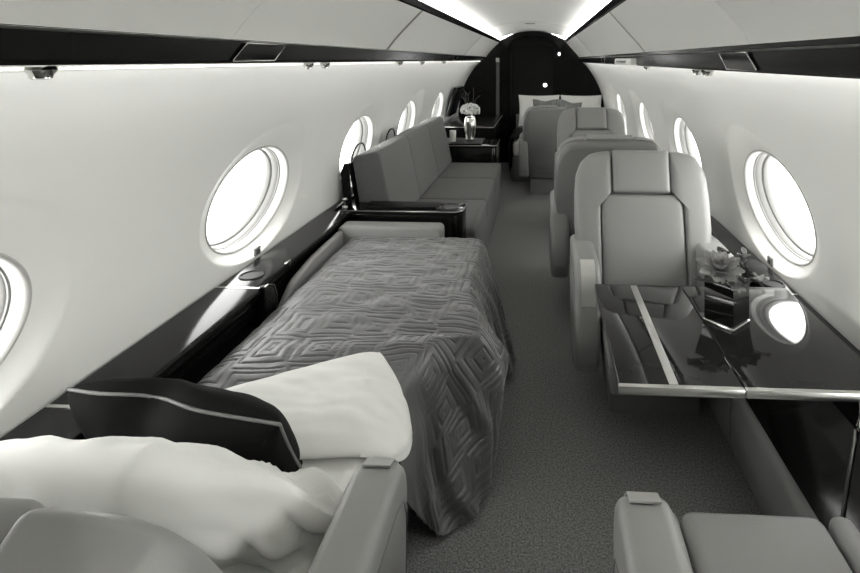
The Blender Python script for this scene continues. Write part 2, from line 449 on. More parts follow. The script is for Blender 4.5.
# ------------------------------------------------------------------ side ledges
def ledge(label, y0, y1, sg, xin, group, ztop=.62, kick=None, cups=(), trims=(), extra=None, panel=True):
    """built-in console against the wall; xin = inner edge"""
    def xo(y): return CX + sg * (wallW(.6) * taper(y) - .012)
    t = thing('side_ledge', label, 'side ledge', (0, y0, 0), 0, group)
    bm = bmesh.new()
    ys = [y0 + .002 + (y1 - y0 - .004) * i / 24 for i in range(25)]
    prof_ = lambda y: [(xo(y), ztop - .03), (xo(y), ztop), (xin + sg * .01, ztop), (xin + sg * .002, ztop - .003), (xin, ztop - .012), (xin + sg * .006, ztop - .03)]
    rows = [[Vector((x, y - y0, z)) for x, z in prof_(y)] for y in ys]
    for r in rows: r.append(r[0])
    vs = add_grid(bm, rows); bmesh.ops.remove_doubles(bm, verts=bm.verts, dist=1e-6)
    bmesh.ops.holes_fill(bm, edges=bm.edges[:], sides=8)
    obj('ledge_top', bm, M['ledge'], t, angle=30)
    bm = bmesh.new()
    xs = xin + sg * .022
    def side_prof(y): return [(xo(y), ztop - .032), (xs - sg * .006, ztop - .032), (xs - sg * .006, ztop - .05), (xs + sg * .008, ztop - .054), (xs + sg * .008, ztop - .066), (xs - sg * .004, ztop - .07), (xs, .45 if kick else .31), (kick + sg * .018 if kick else xs, .258 if kick else .30), (CX + sg * (wallW(.25 if kick else .29) * taper(y) - .014), .258 if kick else .30)]
    rows = [[Vector((x, y - y0, z)) for x, z in side_prof(y)] for y in ys]
    for r in rows: r.append(r[0])
    add_grid(bm, rows); bmesh.ops.remove_doubles(bm, verts=bm.verts, dist=1e-6)
    bmesh.ops.holes_fill(bm, edges=bm.edges[:], sides=10)
    if panel: obj('side_panel', bm, M['gloss'], t, angle=25)
    else: bm.free()
    if kick:
        p = [(kick, .0), (kick - sg * .012, .06), (kick - sg * .012, .15), (kick - sg * .004, .21), (kick + sg * .013, .243), (kick + sg * .04, .252), (kick + sg * .09, .252), (kick + sg * .095, .248), (kick + sg * .08, .0)]
        obj('kick_panel', prism(p, 'y', .004, y1 - y0 - .004, r=.006, seg=2), M['leather_kick'], t, angle=50, label='grey leather kick panel')
    for y in trims:
        bm = bmesh.new()
        add_box(bm, min(xo(y) , xin + sg * .004), max(xo(y), xin + sg * .004), y - y0 - .006, y - y0 + .006, ztop - .002, ztop + .0015)
        obj('metal_trim', bm, M['chrome'], t, smooth=False)
    for (x, y, r) in cups:
        c = obj('cup_holder', lathe([(r + .010, ztop + .0005), (r + .008, ztop + .004), (r + .002, ztop + .005), (r, ztop + .003), (r - .002, ztop + .0012), (0, ztop + .0012)], x, y - y0, 32), M['black'], t, angle=40)
        c.scale = (1, 1, 1)
    return t

G_L = 'dark side ledges on the left wall'; G_R = 'dark side ledges on the right wall'
ledge('dark glossy side ledge on the left wall nearest the camera, by the white pillow', -1.66, 1.366, -1, -1.112, G_L, trims=(1.362,))
t2 = ledge('dark glossy side ledge under the left wall between the dark pillow and cup holder', 1.366, 2.115, -1, -1.105, G_L, trims=(2.110,))
t3 = ledge('dark side ledge with round cup holder below the big left window', 2.115, 3.22, -1, -1.125, G_L, cups=((-1.205, 2.235, .042),))
# rounded end block with metal edge where the ledge drops (beside the cup holder)
obj('end_cap', prism([(.004, .46), (.004, .619), (.03, .619), (.075, .60), (.10, .55), (.10, .46)], 'x', -1.128, -1.088, r=.008), M['gloss'], t3, angle=40)
obj('metal_edge', tube([(-1.09, .004, .622), (-1.09, .03, .622), (-1.09, .078, .602), (-1.09, .102, .55), (-1.09, .102, .47)], .003, 6), M['chrome'], t3)
obj('latch', tube([(-1.118, .235, .627), (-1.118, .28, .627), (-1.118, .28, .600)], .004, 6), M['chrome'], t3)
ledge('dark glossy side ledge on the left wall running behind the sofa', 3.22, 6.40, -1, -1.243, G_L, panel=False)
ledge('dark side ledge on the right wall beside the table', -1.66, 2.172, 1, .888, G_R, kick=.742, trims=(2.166,))
ledge('dark side ledge with a cup holder on the right wall beside the leather chairs', 2.172, 7.6, 1, .888, G_R, kick=.742, cups=((.932, 2.262, .034),))

# ------------------------------------------------------------------ leather club chairs
def puff(bm, outline, T, t0, mtx, n=0, e=5, p=.5, back=None):
    """inflate a star-shaped outline (u, w); t = height towards the front"""
    c = Vector((sum(a for a, b in outline) / len(outline), sum(b for a, b in outline) / len(outline)))
    rs = [1, .993, .98, .955, .92, .87, .8, .7, .55, .35, .15]
    rings = []
    for r in rs:
        h = t0 + T * max(0.0, 1 - r ** e) ** p
        rings.append([bm.verts.new(mtx @ Vector((c.x + (u - c.x) * r, w_ * r + c.y * (1 - r), h))) for u, w_ in outline])
    m = len(outline)
    if back is not None:
        lo = [bm.verts.new(mtx @ Vector((u, w_, back))) for u, w_ in outline]
        rings.insert(0, lo); bm.faces.new(lo)
    for A, B in zip(rings, rings[1:]):
        for k in range(m): bm.faces.new((A[k], A[(k + 1) % m], B[(k + 1) % m], B[k]))
    cc = bm.verts.new(mtx @ Vector((c.x, c.y, t0 + T)))
    for k in range(m): bm.faces.new((rings[-1][k], rings[-1][(k + 1) % m], cc))

def dens(pts, step=.02):
    out = []
    m = len(pts)
    for i in range(m):
        a, b = Vector(pts[i]), Vector(pts[(i + 1) % m]); k = max(1, int((b - a).length / step))
        for j in range(k): out.append(tuple(a + (b - a) * j / k))
    return out

def rounded(pts, r=.02, seg=4):
    """round every corner of a polygon"""
    out = []; m = len(pts)
    for i in range(m):
        p0, p, p1 = Vector(pts[i - 1]), Vector(pts[i]), Vector(pts[(i + 1) % m])
        d0, d1 = (p0 - p), (p1 - p); rr = min(r, d0.length * .45, d1.length * .45)
        a, b = p + d0.normalized() * rr, p + d1.normalized() * rr
        for j in range(seg + 1):
            f = j / seg; out.append(tuple(a * (1 - f) ** 2 + p * 2 * f * (1 - f) + b * f * f))
    return out

def club_chair(label, x, y, face, recline, zb=.45, sc=1.0, arms=(-1, 1), arm_off=0.0, base_f=-.25, seat=True, shell='leather', low_arm=True, ztop_w=.62, wall_side=1, AT=.055, head=.632, group='grey leather club chairs', base_z=.28):
    """face -1: looks towards the camera, +1: looks away. Origin: floor under the foot of the backrest."""
    t = thing('club_chair', label, 'chair', (x, y, 0), 0 if face < 0 else PI, group)
    al = math.radians(recline)
    up = Vector((0, math.sin(al), math.cos(al))); fr = Vector((0, -math.cos(al), math.sin(al)))
    mtx = Matrix.Translation((0, 0, zb)) @ Matrix(((sc, up.x, fr.x, 0), (0, up.y, fr.y, 0), (0, up.z, fr.z, 0), (0, 0, 0, 1)))
    k = ztop_w / .62
    # shell
    right = [(.232, -.20), (.25, -.05), (.285, .05), (.312, .15), (.322, .26), (.322, .40 * k), (.314, .50 * k), (.292, .565 * k), (.255, .605 * k), (.20, .618 * k), (.10, .623 * k)]
    outl = right + [(-u, w_) for u, w_ in right[::-1]]
    bm = bmesh.new(); outd = dens(rounded(outl, .012, 2), .03)
    rsn = []
    for (s_, tt) in ((.955, -.122), (.985, -.112), (1.0, -.09), (1.0, -.02), (.985, .0), (.93, .004)):
        rsn.append([bm.verts.new(mtx @ Vector((u * s_, .21 + (w_ - .21) * (s_ if True else 1), tt))) for u, w_ in outd])
    for A, B in zip(rsn, rsn[1:]):
        for i in range(len(outd)): bm.faces.new((A[i], A[(i + 1) % len(outd)], B[(i + 1) % len(outd)], B[i]))
    bm.faces.new(rsn[0]); bm.faces.new(rsn[-1])
    sh = obj('backrest', bm, M['leather_dark'], t, angle=60)
    # seams across the foot of the shell
    for w_ in (-.02, -.10):
        obj('seam', tube([mtx @ Vector((u, w_, -.123)) for u in (-.25, -.1, .1, .25)], .0022, 6), M['leather_dark'], sh)
    # bolsters, headrest, panel
    bl = [(.200, -.01), (.275, -.01), (.287, .06), (.315, .15), (.325, .26), (.325, .40 * k), (.316, .51 * k), (.290, .575 * k), (.25, .612 * k), (.20, .625 * k), (.142, .628 * k), (.140, .44 * k), (.150, .425 * k), (.192, .412 * k), (.200, .39 * k)]
    for s_ in (-1, 1):
        bm = bmesh.new(); o_ = dens(rounded([(s_ * u, w_) for u, w_ in bl], .014, 3), .02)
        puff(bm, o_, .034, .016, mtx, e=6, back=-.03); obj('bolster', bm, M['leather'], t, angle=80)
    bm = bmesh.new(); puff(bm, dens(rounded([(-.138, .428 * k), (.138, .428 * k), (.138, head * k), (-.138, head * k)], .012, 3), .02), .022, .032, mtx, e=12, back=-.03)
    obj('headrest', bm, M['leather'], t, angle=80)
    bm = bmesh.new(); puff(bm, dens(rounded([(-.197, -.01), (.197, -.01), (.197, .39 * k), (.187, .418 * k), (-.187, .418 * k), (-.197, .39 * k)], .016, 3), .02), .018, .024, mtx, e=12, back=-.03)
    obj('back_panel', bm, M['leather'], t, angle=80)
    if seat:
        bm = bmesh.new()
        add_box(bm, -.168, .168, -.53, -.04, .33, .463, r=.035, seg=4)
        for s_ in (-1, 1): add_box(bm, min(s_ * .170, s_ * .232), max(s_ * .170, s_ * .232), -.525, -.04, .33, .468, r=.028, seg=4)
        obj('seat', bm, M['leather'], t, angle=60)
        obj('seat_skirt', box(-.225, .225, -.50, .02, .22, .345, r=.02), M['leather_dark'], t, angle=60)
    obj('pedestal', prism([(base_f, 0), (.06, 0), (.04, base_z), (base_f + .02, base_z)], 'x', -.19, .19, r=.01), M['leather_dark'], t, angle=40)
    prof_ = [(.17, .46), (.165, .56 + AT), (.14, .592 + AT), (.08, .602 + AT), (-.235, .602 + AT), (-.29, .590 + AT), (-.325, .556 + AT), (-.337, .50 + AT), (-.335, .33), (-.31, .23), (-.26, .185), (-.18, .17), (.0, .175), (.10, .21), (.15, .30)]
    short = [(.22, .46), (.215, .56 + AT), (.19, .592 + AT), (.08, .602 + AT), (-.235, .602 + AT), (-.29, .590 + AT), (-.325, .556 + AT), (-.337, .50 + AT), (-.33, .44), (-.30, .40), (.12, .40)]
    capp = [(y_, z_ + AT) for y_, z_ in ((-.255, .601), (-.289, .5915), (-.324, .5575), (-.337, .50), (-.338, .44), (-.3415, .44), (-.3405, .50), (-.3275, .5595), (-.291, .595), (-.255, .6055))]
    for s_ in arms:
        wall_arm = (s_ == wall_side * (1 if face < 0 else -1))
        pr_ = short if wall_arm else prof_
        ai, ao = .238 + arm_off, .345 + arm_off + (.028 if wall_arm else 0)
        a = obj('armrest', prism(rounded(pr_, .02, 3), 'x', min(s_ * ai, s_ * ao), max(s_ * ai, s_ * ao), r=.026, seg=4), M['leather'], t, angle=60)
        c = obj('arm_cap', prism(capp, 'x', min(s_ * (ai + .024), s_ * (ao - .023)), max(s_ * (ai + .024), s_ * (ao - .023))), M['cap'], a, angle=40, label='brushed metal cap')
        if not wall_arm:
            pts = [(s_ * (ao + .0005), yy, zz) for yy, zz in ((.10, .57), (-.22, .57), (-.28, .55), (-.305, .50), (-.30, .32))]
            obj('seam', tube(pts, .0018, 6), M['leather_dark'], a)
    return t

chA = club_chair('grey leather club chair facing the camera behind the dark table', .49, 2.64, -1, 14)
chB = club_chair('grey leather club chair seen from behind, its back to the chair at the table', .405, 3.42, 1, 13)
chD = club_chair('grey leather club chair facing the camera in the middle distance, farther of the two', .475, 5.12, -1, 13)
chC = club_chair('tall square grey leather chair back standing nearest the aisle before the far bed', .065, 6.28, 1, 10, sc=.83, arms=(1,), arm_off=-.03, zb=.40, wall_side=1, ztop_w=.60)
chE = club_chair('grey leather club chair at the bottom right corner, seat and aisle armrest showing', .49, .80, 1, 36, AT=.078)
chF = club_chair('grey leather chair at the bottom left corner behind the white pillow', -.755, .915, 1, 31, zb=.44, AT=.040, base_f=-.06, head=.595, arms=(-1,), arm_off=.108, seat=False, wall_side=-1, base_z=.27)

# ------------------------------------------------------------------ table
t = thing('pedestal_table', 'dark glossy folding table with a pale metal inlay beside the right wall', 'table', (0, 0, 0))
TX0, TX1, TXF, TY0, TY1, TZ = .199, .880, .508, 1.405, 2.025, .70
bm = box(TX0, TXF - .0012, TY0, TY1, TZ - .022, TZ, r=.003, seg=2); obj('table_leaf', bm, M['table'], t, angle=40)
bm = box(TXF + .0012, TX1, TY0, TY1, TZ - .022, TZ, r=.003, seg=2); obj('table_leaf', bm, M['table'], t, angle=40)
obj('inlay', box(.324, .347, TY0 + .004, TY1 - .004, TZ - .001, TZ + .0006), M['satin'], t, smooth=False, label='pale metal inlay strip')
for a, b in ((TX0 - .004, TXF - .001), (TXF + .001, TX1)):
    obj('edge_rail', prism([(TY0 - .010, TZ - .020), (TY0 - .013, TZ - .010), (TY0 - .009, TZ - .001), (TY0 + .002, TZ + .001), (TY0 + .002, TZ - .022), (TY0 - .004, TZ - .022)], 'x', a, b, r=.002, seg=2), M['satin'], t, angle=40, label='brushed metal front edge')
obj('side_rail', box(TX0 - .003, TX0 + .0005, TY0, TY1, TZ - .022, TZ + .0002, r=.001), M['dark_metal'], t)
obj('back_rail', box(TX0, TX1, TY1, TY1 + .004, TZ - .020, TZ + .0002, r=.001), M['dark_metal'], t)
obj('support_arm', box(.70, .876, 1.62, 1.80, TZ - .06, TZ - .022, r=.006), M['black'], t)
obj('strut', tube(crom([(.815, 1.46, .678), (.812, 1.44, .640), (.800, 1.425, .612), (.787, 1.42, .585), (.772, 1.42, .494), (.754, 1.42, .37), (.745, 1.42, .30)], 20), .006, 10), M['chrome'], t)

# vase on the table
vx, vy = .580, 1.755
t = thing('flower_vase', 'square black glass vase with a silver foot, on the dark table', 'vase', (vx, vy, TZ + .0012), math.radians(43))
h = .048
bm = bmesh.new()
add_prism(bm, [(-h, -h), (h, -h), (h, h), (-h, h)], 'z', .009, .130, r=.003, seg=2)
obj('glass_body', bm, M['glass_black'], t, angle=40)
obj('silver_foot', box(-h - .003, h + .003, -h - .003, h + .003, 0, .009, r=.002), M['chrome'], t)
obj('rim', box(-h - .001, h + .001, -h - .001, h + .001, .128, .132, r=.001), M['glass_black'], t)

def petal_bm(bm, L, W, pitch, yaw, base, cup=.3, n=6, tip=.5):
    R = Matrix.Rotation(yaw, 4, 'Z') @ Matrix.Rotation(-pitch, 4, 'Y')
    rows = []
    for i in range(n + 1):
        s = i / n; w_ = W * math.sin(PI * min(.985, .10 + .88 * s)) ** .7
        row = []
        for j in range(5):
            q = j / 2 - 1
            row.append(Vector(base) + (R @ Vector((s * L, q * w_ / 2, cup * L * (s * s) * .5 + .18 * w_ * q * q))))
        rows.append(row)
    add_grid(bm, rows)
    rows2 = [[p - (R @ Vector((0, 0, .0022))) for p in r] for r in rows]
    add_grid(bm, rows2)

def rosette(name, label, loc, R0, m, layers=4, tilt=(0, 0), cat='flower', group=None):
    bm = bmesh.new()
    for l in range(layers):
        k = 8 if l < 2 else 6
        for i in range(k):
            petal_bm(bm, R0 * (1 - .2 * l), R0 * (.55 - .07 * l), .10 + .33 * l, 2 * PI * (i + .5 * (l % 2)) / k + l * .2, (0, 0, .004 * l), cup=.45)
    add_tube(bm, [(0, 0, -.04), (0, 0, .004)], .006, 8)
    o = obj(name, bm, m, angle=70); o.location = loc; o.rotation_euler = (tilt[0], tilt[1], random.random())
    return tag(o, label, cat, group)
G_F = 'flowers in the square vase'
rosette('succulent_rosette', 'large pale succulent rosette on the left side of the square vase', (vx - .030, vy - .025, .868), .074, M['petal'], 4, (.35, -.2), 'succulent', G_F)
rosette('small_rosette', 'small grey rosette low at the front of the square vase', (vx + .008, vy - .055, .838), .032, M['petal'], 3, (.7, .1), 'succulent', G_F)
rosette('dark_rosette', 'dark rosette at the right side of the square vase', (vx + .048, vy - .012, .850), .042, M['leaf'], 3, (.4, .5), 'succulent', G_F)
def sprig(label, loc, dirv, Ls, m, nl, leafL, leafW):
    bm = bmesh.new(); d = Vector(dirv).normalized()
    add_tube(bm, [Vector(loc), Vector(loc) + d * Ls * .5, Vector(loc) + d * Ls], [.003, .0025, .0015], 6)
    for i in range(nl):
        p = Vector(loc) + d * Ls * (.35 + .65 * i / max(1, nl - 1))
        petal_bm(bm, leafL * random.uniform(.8, 1.15), leafW, random.uniform(.1, .8), i * 2.4 + random.random(), p, cup=.3, n=4)
    o = obj('leafy_sprig', bm, m, angle=70); return tag(o, label, 'sprig', G_F)
sprig('leafy sprig of small pale leaves rising at the right of the square vase', (vx + .03, vy + .01, .83), (.45, .15, 1), .085, M['petal'], 12, .026, .018)
sprig('tall dark broad leaf sprig standing in the middle of the square vase', (vx + .005, vy + .02, .83), (.05, .1, 1), .075, M['leaf'], 5, .045, .032)
sprig('dark leafy sprig drooping over the front of the square vase', (vx + .02, vy - .03, .83), (.2, -.7, .35), .05, M['leaf'], 9, .026, .02)
sprig('pale small-leaved sprig hanging over the right corner of the square vase', (vx + .05, vy - .0, .832), (1, -.25, .12), .07, M['petal_light'], 10, .024, .015)
sprig('dark leaf sprig reaching left beneath the large rosette', (vx - .03, vy - .03, .832), (-1, -.3, .25), .075, M['leaf'], 8, .034, .02)

# ------------------------------------------------------------------ sofa
t = thing('sofa', 'three-seat dark grey fabric sofa along the left wall', 'sofa', (0, 3.45, 0))
SL = 2.27
obj('base', box(-1.15, -.425, 0, SL, .0, .30, r=.012), M['sofa'], t, angle=50)
for i in range(3):
    a, b = SL * i / 3, SL * (i + 1) / 3
    bm = bmesh.new(); add_box(bm, -1.0, -.415, a + .003, b - .003, .295, .452, r=.028, seg=4); c = obj('seat_cushion', bm, M['sofa'], t, angle=60)
    # back cushion: leaning block
    p = [(-1.135, .45), (-.935, .45), (-.928, .47), (-1.025, .915), (-1.045, .936), (-1.19, .905), (-1.205, .88)]
    obj('back_cushion', prism(rounded(p, .025, 4), 'y', a + .003, b - .003, r=.022, seg=4), M['sofa'], t, angle=60)
obj('back_frame', prism([(-1.145, .45), (-1.222, .86), (-1.236, .856), (-1.16, .45)], 'y', .01, SL - .01, r=.004), M['black'], t, angle=40)
for yy in (.16, .93):
    obj('wire_handle', tube(crom([(-1.215, yy - .13, .83), (-1.213, yy - .13, .90), (-1.21, yy - .05, .955), (-1.21, yy + .06, .955), (-1.213, yy + .13, .90), (-1.215, yy + .13, .83)], 24), .006, 8), M['black'], t)
for a in (0.004, ):
    obj('end_frame', prism([(-1.19, .46), (-1.235, .46), (-1.275, .80), (-1.255, .86), (-1.225, .86)], 'y', -.012, .002, r=.002), M['black'], t, angle=40)

# near and far sofa-end cabinets
def end_cabinet(label, y0, y1, x1, xw, cup, front_trim=True):
    t = thing('end_cabinet', label, 'cabinet', (0, y0, 0), 0, 'black cabinets at the sofa ends')
    pl = rounded([(xw, 0), (x1, 0), (x1, y1 - y0), (xw, y1 - y0)], .055, 6)
    pl = [(xw + .045, 0), (xw + .045, y1 - y0), (x1, y1 - y0)] + [(x1 - .06 + .06 * math.cos(a), .06 - .06 * math.sin(a)) for a in [PI / 2 * i / 8 for i in range(9)]]
    obj('body', prism(pl, 'z', .0, .598, r=.004, seg=2), M['gloss'], t, angle=30)
    pl2 = [(xw, -.006), (xw, y1 - y0), (x1 + .004, y1 - y0)] + [(x1 + .004 - .06 + .06 * math.cos(a), .054 - .06 * math.sin(a)) for a in [PI / 2 * i / 8 for i in range(9)]]
    obj('counter', prism(pl2, 'z', .598, .62, r=.003, seg=2), M['ledge'], t, angle=30)
    edge = [(xw, -.007, .6195), (x1 - .056, -.007, .6195)] + [(x1 - .055 + .06 * math.sin(a), .053 - .06 * math.cos(a), .6195) for a in [PI / 2 * i / 8 for i in range(9)]] + [(x1 + .005, y1 - y0 - .01, .6195)]
    obj('metal_edge', tube(edge, .0028, 6), M['satin'], t)
    obj('tray', box(xw + .14, x1 - .16, .045, y1 - y0 - .02, .619, .634, r=.005), M['black'], t, angle=40)
    if cup:
        r = .040
        obj('cup_holder', lathe([(r + .012, .6205), (r + .010, .625), (r, .626), (r - .003, .6225), (0, .6225)], x1 - .08, (y1 - y0) / 2 + .01, 28), M['dark_metal'], t, angle=40)
    return t
end_cabinet('black glossy cabinet between bed foot and sofa, with tray and cup holder', 3.235, 3.43, -.47, -1.21, True)
end_cabinet('black glossy cabinet at the far end of the sofa', 5.745, 6.25, -.47, -1.205, False)
t = thing('gooseneck_lamp', 'small metal lamp knob on the cabinet by the near sofa back', 'lamp', (-1.20, 3.31, .6205))
obj('base', lathe([(0, 0), (.018, 0), (.016, .006), (.006, .01), (.006, .03), (0, .03)], n=18), M['satin'], t, angle=40)
obj('head', lathe([(0, .028), (.014, .034), (.018, .045), (.012, .058), (0, .06)], n=18), M['chrome'], t, angle=40)

# dark credenza on the left before the bulkhead, vase and flowers, screen
t = thing('credenza', 'dark glossy credenza against the left wall beyond the sofa', 'cabinet', (0, 6.45, 0))
obj('body', prism([(-1.11, .0), (-.60, .0), (-.58, .70), (-1.17, .70)], 'y', .05, 1.55, r=.006), M['veneer'], t, angle=30)
obj('counter', box(-1.185, -.56, .03, 1.56, .70, .725, r=.006), M['ledge'], t, angle=30)
obj('metal_edge', tube([(-1.18, .028, .722), (-.575, .028, .722), (-.558, .045, .722), (-.558, 1.5, .722)], .0035, 6), M['satin'], t)
# silver vase on the far cabinet
px_, py_ = -.775, 6.0
t = thing('silver_vase', 'tall silver vase on the cabinet at the far end of the sofa', 'vase', (px_, py_, .6345))
obj('body', lathe([(0, 0), (.050, 0), (.055, .01), (.048, .03), (.060, .10), (.066, .18), (.058, .24), (.050, .262), (.053, .268), (.046, .268), (.044, .25), (0, .24)], n=30), M['chrome'], t, angle=50)
bm = bmesh.new()
rnd = random.Random(3)
for i in range(150):
    a = rnd.uniform(0, 2 * PI); zc = rnd.uniform(-.45, 1); rr = math.sqrt(max(0, 1 - zc * zc))
    c = Vector((.10 * rr * math.cos(a), .10 * rr * math.sin(a), .075 * zc))
    b = bmesh.new(); bmesh.ops.create_icosphere(b, subdivisions=1, radius=rnd.uniform(.011, .018), matrix=Matrix.Translation(c)); merge(bm, b)
o = obj('flower_ball', bm, M['petal_light']); o.location = (px_, py_, .965); tag(o, 'dense ball of small pale flowers in the silver vase', 'flowers')
bm = bmesh.new()
for i in range(11):
    a = rnd.uniform(0, 2 * PI); L = rnd.uniform(.10, .20)
    add_tube(bm, crom([(.05 * math.cos(a), .05 * math.sin(a), 0), (.07 * math.cos(a), .07 * math.sin(a), L * .6), (.12 * math.cos(a + .3), .12 * math.sin(a + .3), L)], 7), [.003] * 6 + [.001], 5)
o = obj('twig_spray', bm, M['soil']); o.location = (px_, py_, 1.02); tag(o, 'thin dark twigs rising out of the pale flower ball', 'twigs')
t = thing('crystal_glass', 'pale glass beside the silver vase on the far cabinet', 'glass', (-.955, 5.93, .6355))
obj('bowl', lathe([(0, .0), (.03, 0), (.033, .01), (.035, .12), (.033, .12), (.030, .02), (0, .016)], n=22), M['white_plastic'], t, angle=50)
t = thing('wall_screen', 'black rectangular screen on the left wall above the flowers', 'screen', (CX - wallW(.95) * taper(7.3) + .065, 7.35, .97)); t.rotation_euler = (0, .28, 0)
obj('bezel', box(-.02, .03, -.28, .28, -.19, .20, r=.008), M['gloss'], t, angle=40)
obj('display', box(.028, .033, -.24, .24, -.15, .17, r=.002), M['black'], t)

# ------------------------------------------------------------------ far bed
t = thing('far_bed', 'made-up bed against the dark back wall behind the chairs', 'bed', (0, 6.75, 0))
obj('base', box(-.36, .72, .10, 1.30, .0, .32, r=.02), M['leather_dark'], t, angle=50)
obj('mattress', box(-.355, .77, .09, 1.29, .32, .52, r=.05, seg=4), M['linen'], t, angle=60)
obj('headboard', box(-.37, .76, 1.375, 1.393, .3, .72, r=.02), M['leather_dark'], t, angle=50)

def wrinkle(p, s, a, seed=0.0):
    return a * noise.noise(Vector((p[0] * s + seed, p[1] * s * 1.3 - seed, p[2] * s + 2 * seed)))

def pillow(name, label, cat, W, H, T, loc, rot, m, piping=None, wr=.006, seed=0, group=None, n=44, pinch=.06, corner=.10, dent=None, flop=None, pw=.55):
    t = thing(name, label, cat, loc, 0, group); t.rotation_euler = rot
    def outline(u, v):
        x = W / 2 * u * (1 - pinch * (1 - v * v)); z = H / 2 * v * (1 - pinch * (1 - u * u))
        return x, z
    def pos(u, v, s):
        x, z = outline(u, v)
        h = T / 2 * max(0, (1 - abs(u) ** 2.6) * (1 - abs(v) ** 2.6)) ** pw
        p = Vector((x, s * h, z))
        f = (1 - u * u) * (1 - v * v)
        p.y += s * wrinkle((x, z, s * 3), 9, wr * .7, seed) * min(1, 4 * f) + wrinkle((x, z * .5, 0), 20, wr * .8, seed + 5) * min(1, 3 * f)
        if dent:
            du, dv, rad, dep = dent
            p.y += dep * math.exp(-((u - du) ** 2 + (v - dv) ** 2) / rad ** 2)
            p.z -= abs(dep) * 1.2 * math.exp(-((u - du) ** 2) / (rad * .8) ** 2) * max(0, v)
        if flop: p = flop(p, u, v)
        return p
    bm = bmesh.new()
    us = [math.sin(PI / 2 * (2 * i / n - 1)) for i in range(n + 1)]
    for s in (1, -1):
        add_grid(bm, [[pos(u, v, s) for u in us] for v in us])
    bmesh.ops.remove_doubles(bm, verts=bm.verts, dist=2e-4)
    obj('pillow_body' if cat == 'pillow' else 'cushion_body', bm, m, t)
    if piping:
        path = [pos(u, -1, 1) for u in us] + [pos(1, v, 1) for v in us[1:]] + [pos(u, 1, 1) for u in us[::-1][1:]] + [pos(-1, v, 1) for v in us[::-1][1:-1]]
        obj('piping', tube(path, .0042, 6, closed=True), piping, t, label='paler grey piping')
    return t
G_P = 'pillows on the far bed'
pillow('bed_pillow', 'white pillow on the far bed, behind the left grey cushion', 'pillow', .60, .46, .15, (-.03, 8.02, .785), (math.radians(-12), 0, 0), M['linen'], group=G_P, seed=1)
pillow('bed_pillow', 'white pillow on the far bed, behind the right grey cushion', 'pillow', .60, .46, .15, (.585, 8.02, .785), (math.radians(-12), 0, 0), M['linen'], group=G_P, seed=2)
pillow('scatter_cushion', 'small grey satin cushion with pinched top at left on the far bed', 'cushion', .36, .34, .13, (.06, 7.835, .80), (math.radians(-16), 0, 0), M['grey_cushion'], seed=3, group='grey cushions on the far bed', dent=(0, 1, .6, .018))
pillow('scatter_cushion', 'small grey satin cushion leaning at right on the far bed', 'cushion', .34, .32, .13, (.395, 7.835, .79), (math.radians(-16), math.radians(9), 0), M['grey_cushion'], seed=4, group='grey cushions on the far bed', dent=(.2, 1, .6, .018))
# blanket end hanging by the far chair
bm = bmesh.new()
rows = []
for i in range(13):
    s = i / 12
    rows.append([Vector((-.372 - .03 * math.sin(3 * s) + .012 * math.sin(j * 1.4 + 2 * s), 6.80 + j * .09, .54 - s * .40)) for j in range(12)])
top = [[Vector((x, 6.80 + j * .09, .548)) for j in range(12)] for x in (.2, 0, -.2, -.33)]
add_grid(bm, top + rows)
o = obj('bed_throw', bm, M['charcoal']); md = o.modifiers.new('thick', 'SOLIDIFY'); md.thickness = .012; md.offset = 1
tag(o, 'dark throw hanging off the side of the far bed', 'throw')

# ------------------------------------------------------------------ the near bed
t = thing('bed', 'bed made up over seats on the left, with pale leather foot panel', 'bed', (0, 0, 0))
obj('base', box(-1.09, -.43, 1.02, 2.98, .0, .30, r=.02), M['leather_dark'], t, angle=50)
obj('mattress', box(-1.045, -.445, 1.02, 2.95, .30, .497, r=.045, seg=5), M['linen'], t, angle=60)
obj('side_rail', box(-.405, -.345, 2.02, 2.96, .08, .48, r=.025, seg=4), M['leather_dark'], t, angle=60)
obj('foot_panel', prism(rounded([(-1.125, .20), (-.545, .20), (-.545, .60), (-1.125, .60)], .035, 5), 'y', 2.985, 3.10, r=.014, seg=4), M['leather'], t, angle=60, label='pale grey leather foot panel')
obj('side_bolster', prism(rounded([(2.24, .40), (2.975, .40), (2.975, .585), (2.6, .575), (2.38, .545), (2.26, .47)], .03, 4), 'x', -1.118, -1.084, r=.014, seg=4), M['leather'], t, angle=60, label='pale grey leather side bolster')

# quilt
NS, NT = 330, 320
Rp = [(-.315, 2.97), (-.30, 2.75), (-.295, 2.45), (-.275, 2.25), (-.235, 2.10), (-.220, 2.00), (-.33, 1.93), (-.405, 1.80), (-.44, 1.60)]
Md = [(-.285, 3.00), (-.215, 2.78), (-.215, 2.52), (-.205, 2.33), (-.135, 2.14), (-.175, 1.98), (-.29, 1.88), (-.372, 1.79), (-.418, 1.62)]
Bt = [(-.25, 2.98), (-.150, 2.80), (-.140, 2.60), (-.245, 2.42), (-.185, 2.12), (-.205, 1.84), (-.31, 1.725), (-.372, 1.70), (-.415, 1.64)]
Mz = [.33, .32, .31, .32, .34, .32, .31, .30, .31]
Bz = [.09, .045, .035, .05, .035, .022, .018, .09, .20]
Lp = [(-1.062, 2.97), (-1.062, 2.75), (-1.062, 2.5), (-1.062, 2.3), (-1.062, 2.1), (-1.062, 1.9), (-1.062, 1.75), (-1.062, 1.6), (-1.062, 1.47)]
def path3(pts, zs): return crom([(a, b, z) for (a, b), z in zip(pts, zs)], NS)
Rt = path3(Rp, [.525, .525, .525, .525, .515, .50, .515, .512, .508]); Mt = path3(Md, Mz); Bo = path3(Bt, Bz); Lt = path3(Lp, [.512] * 9)
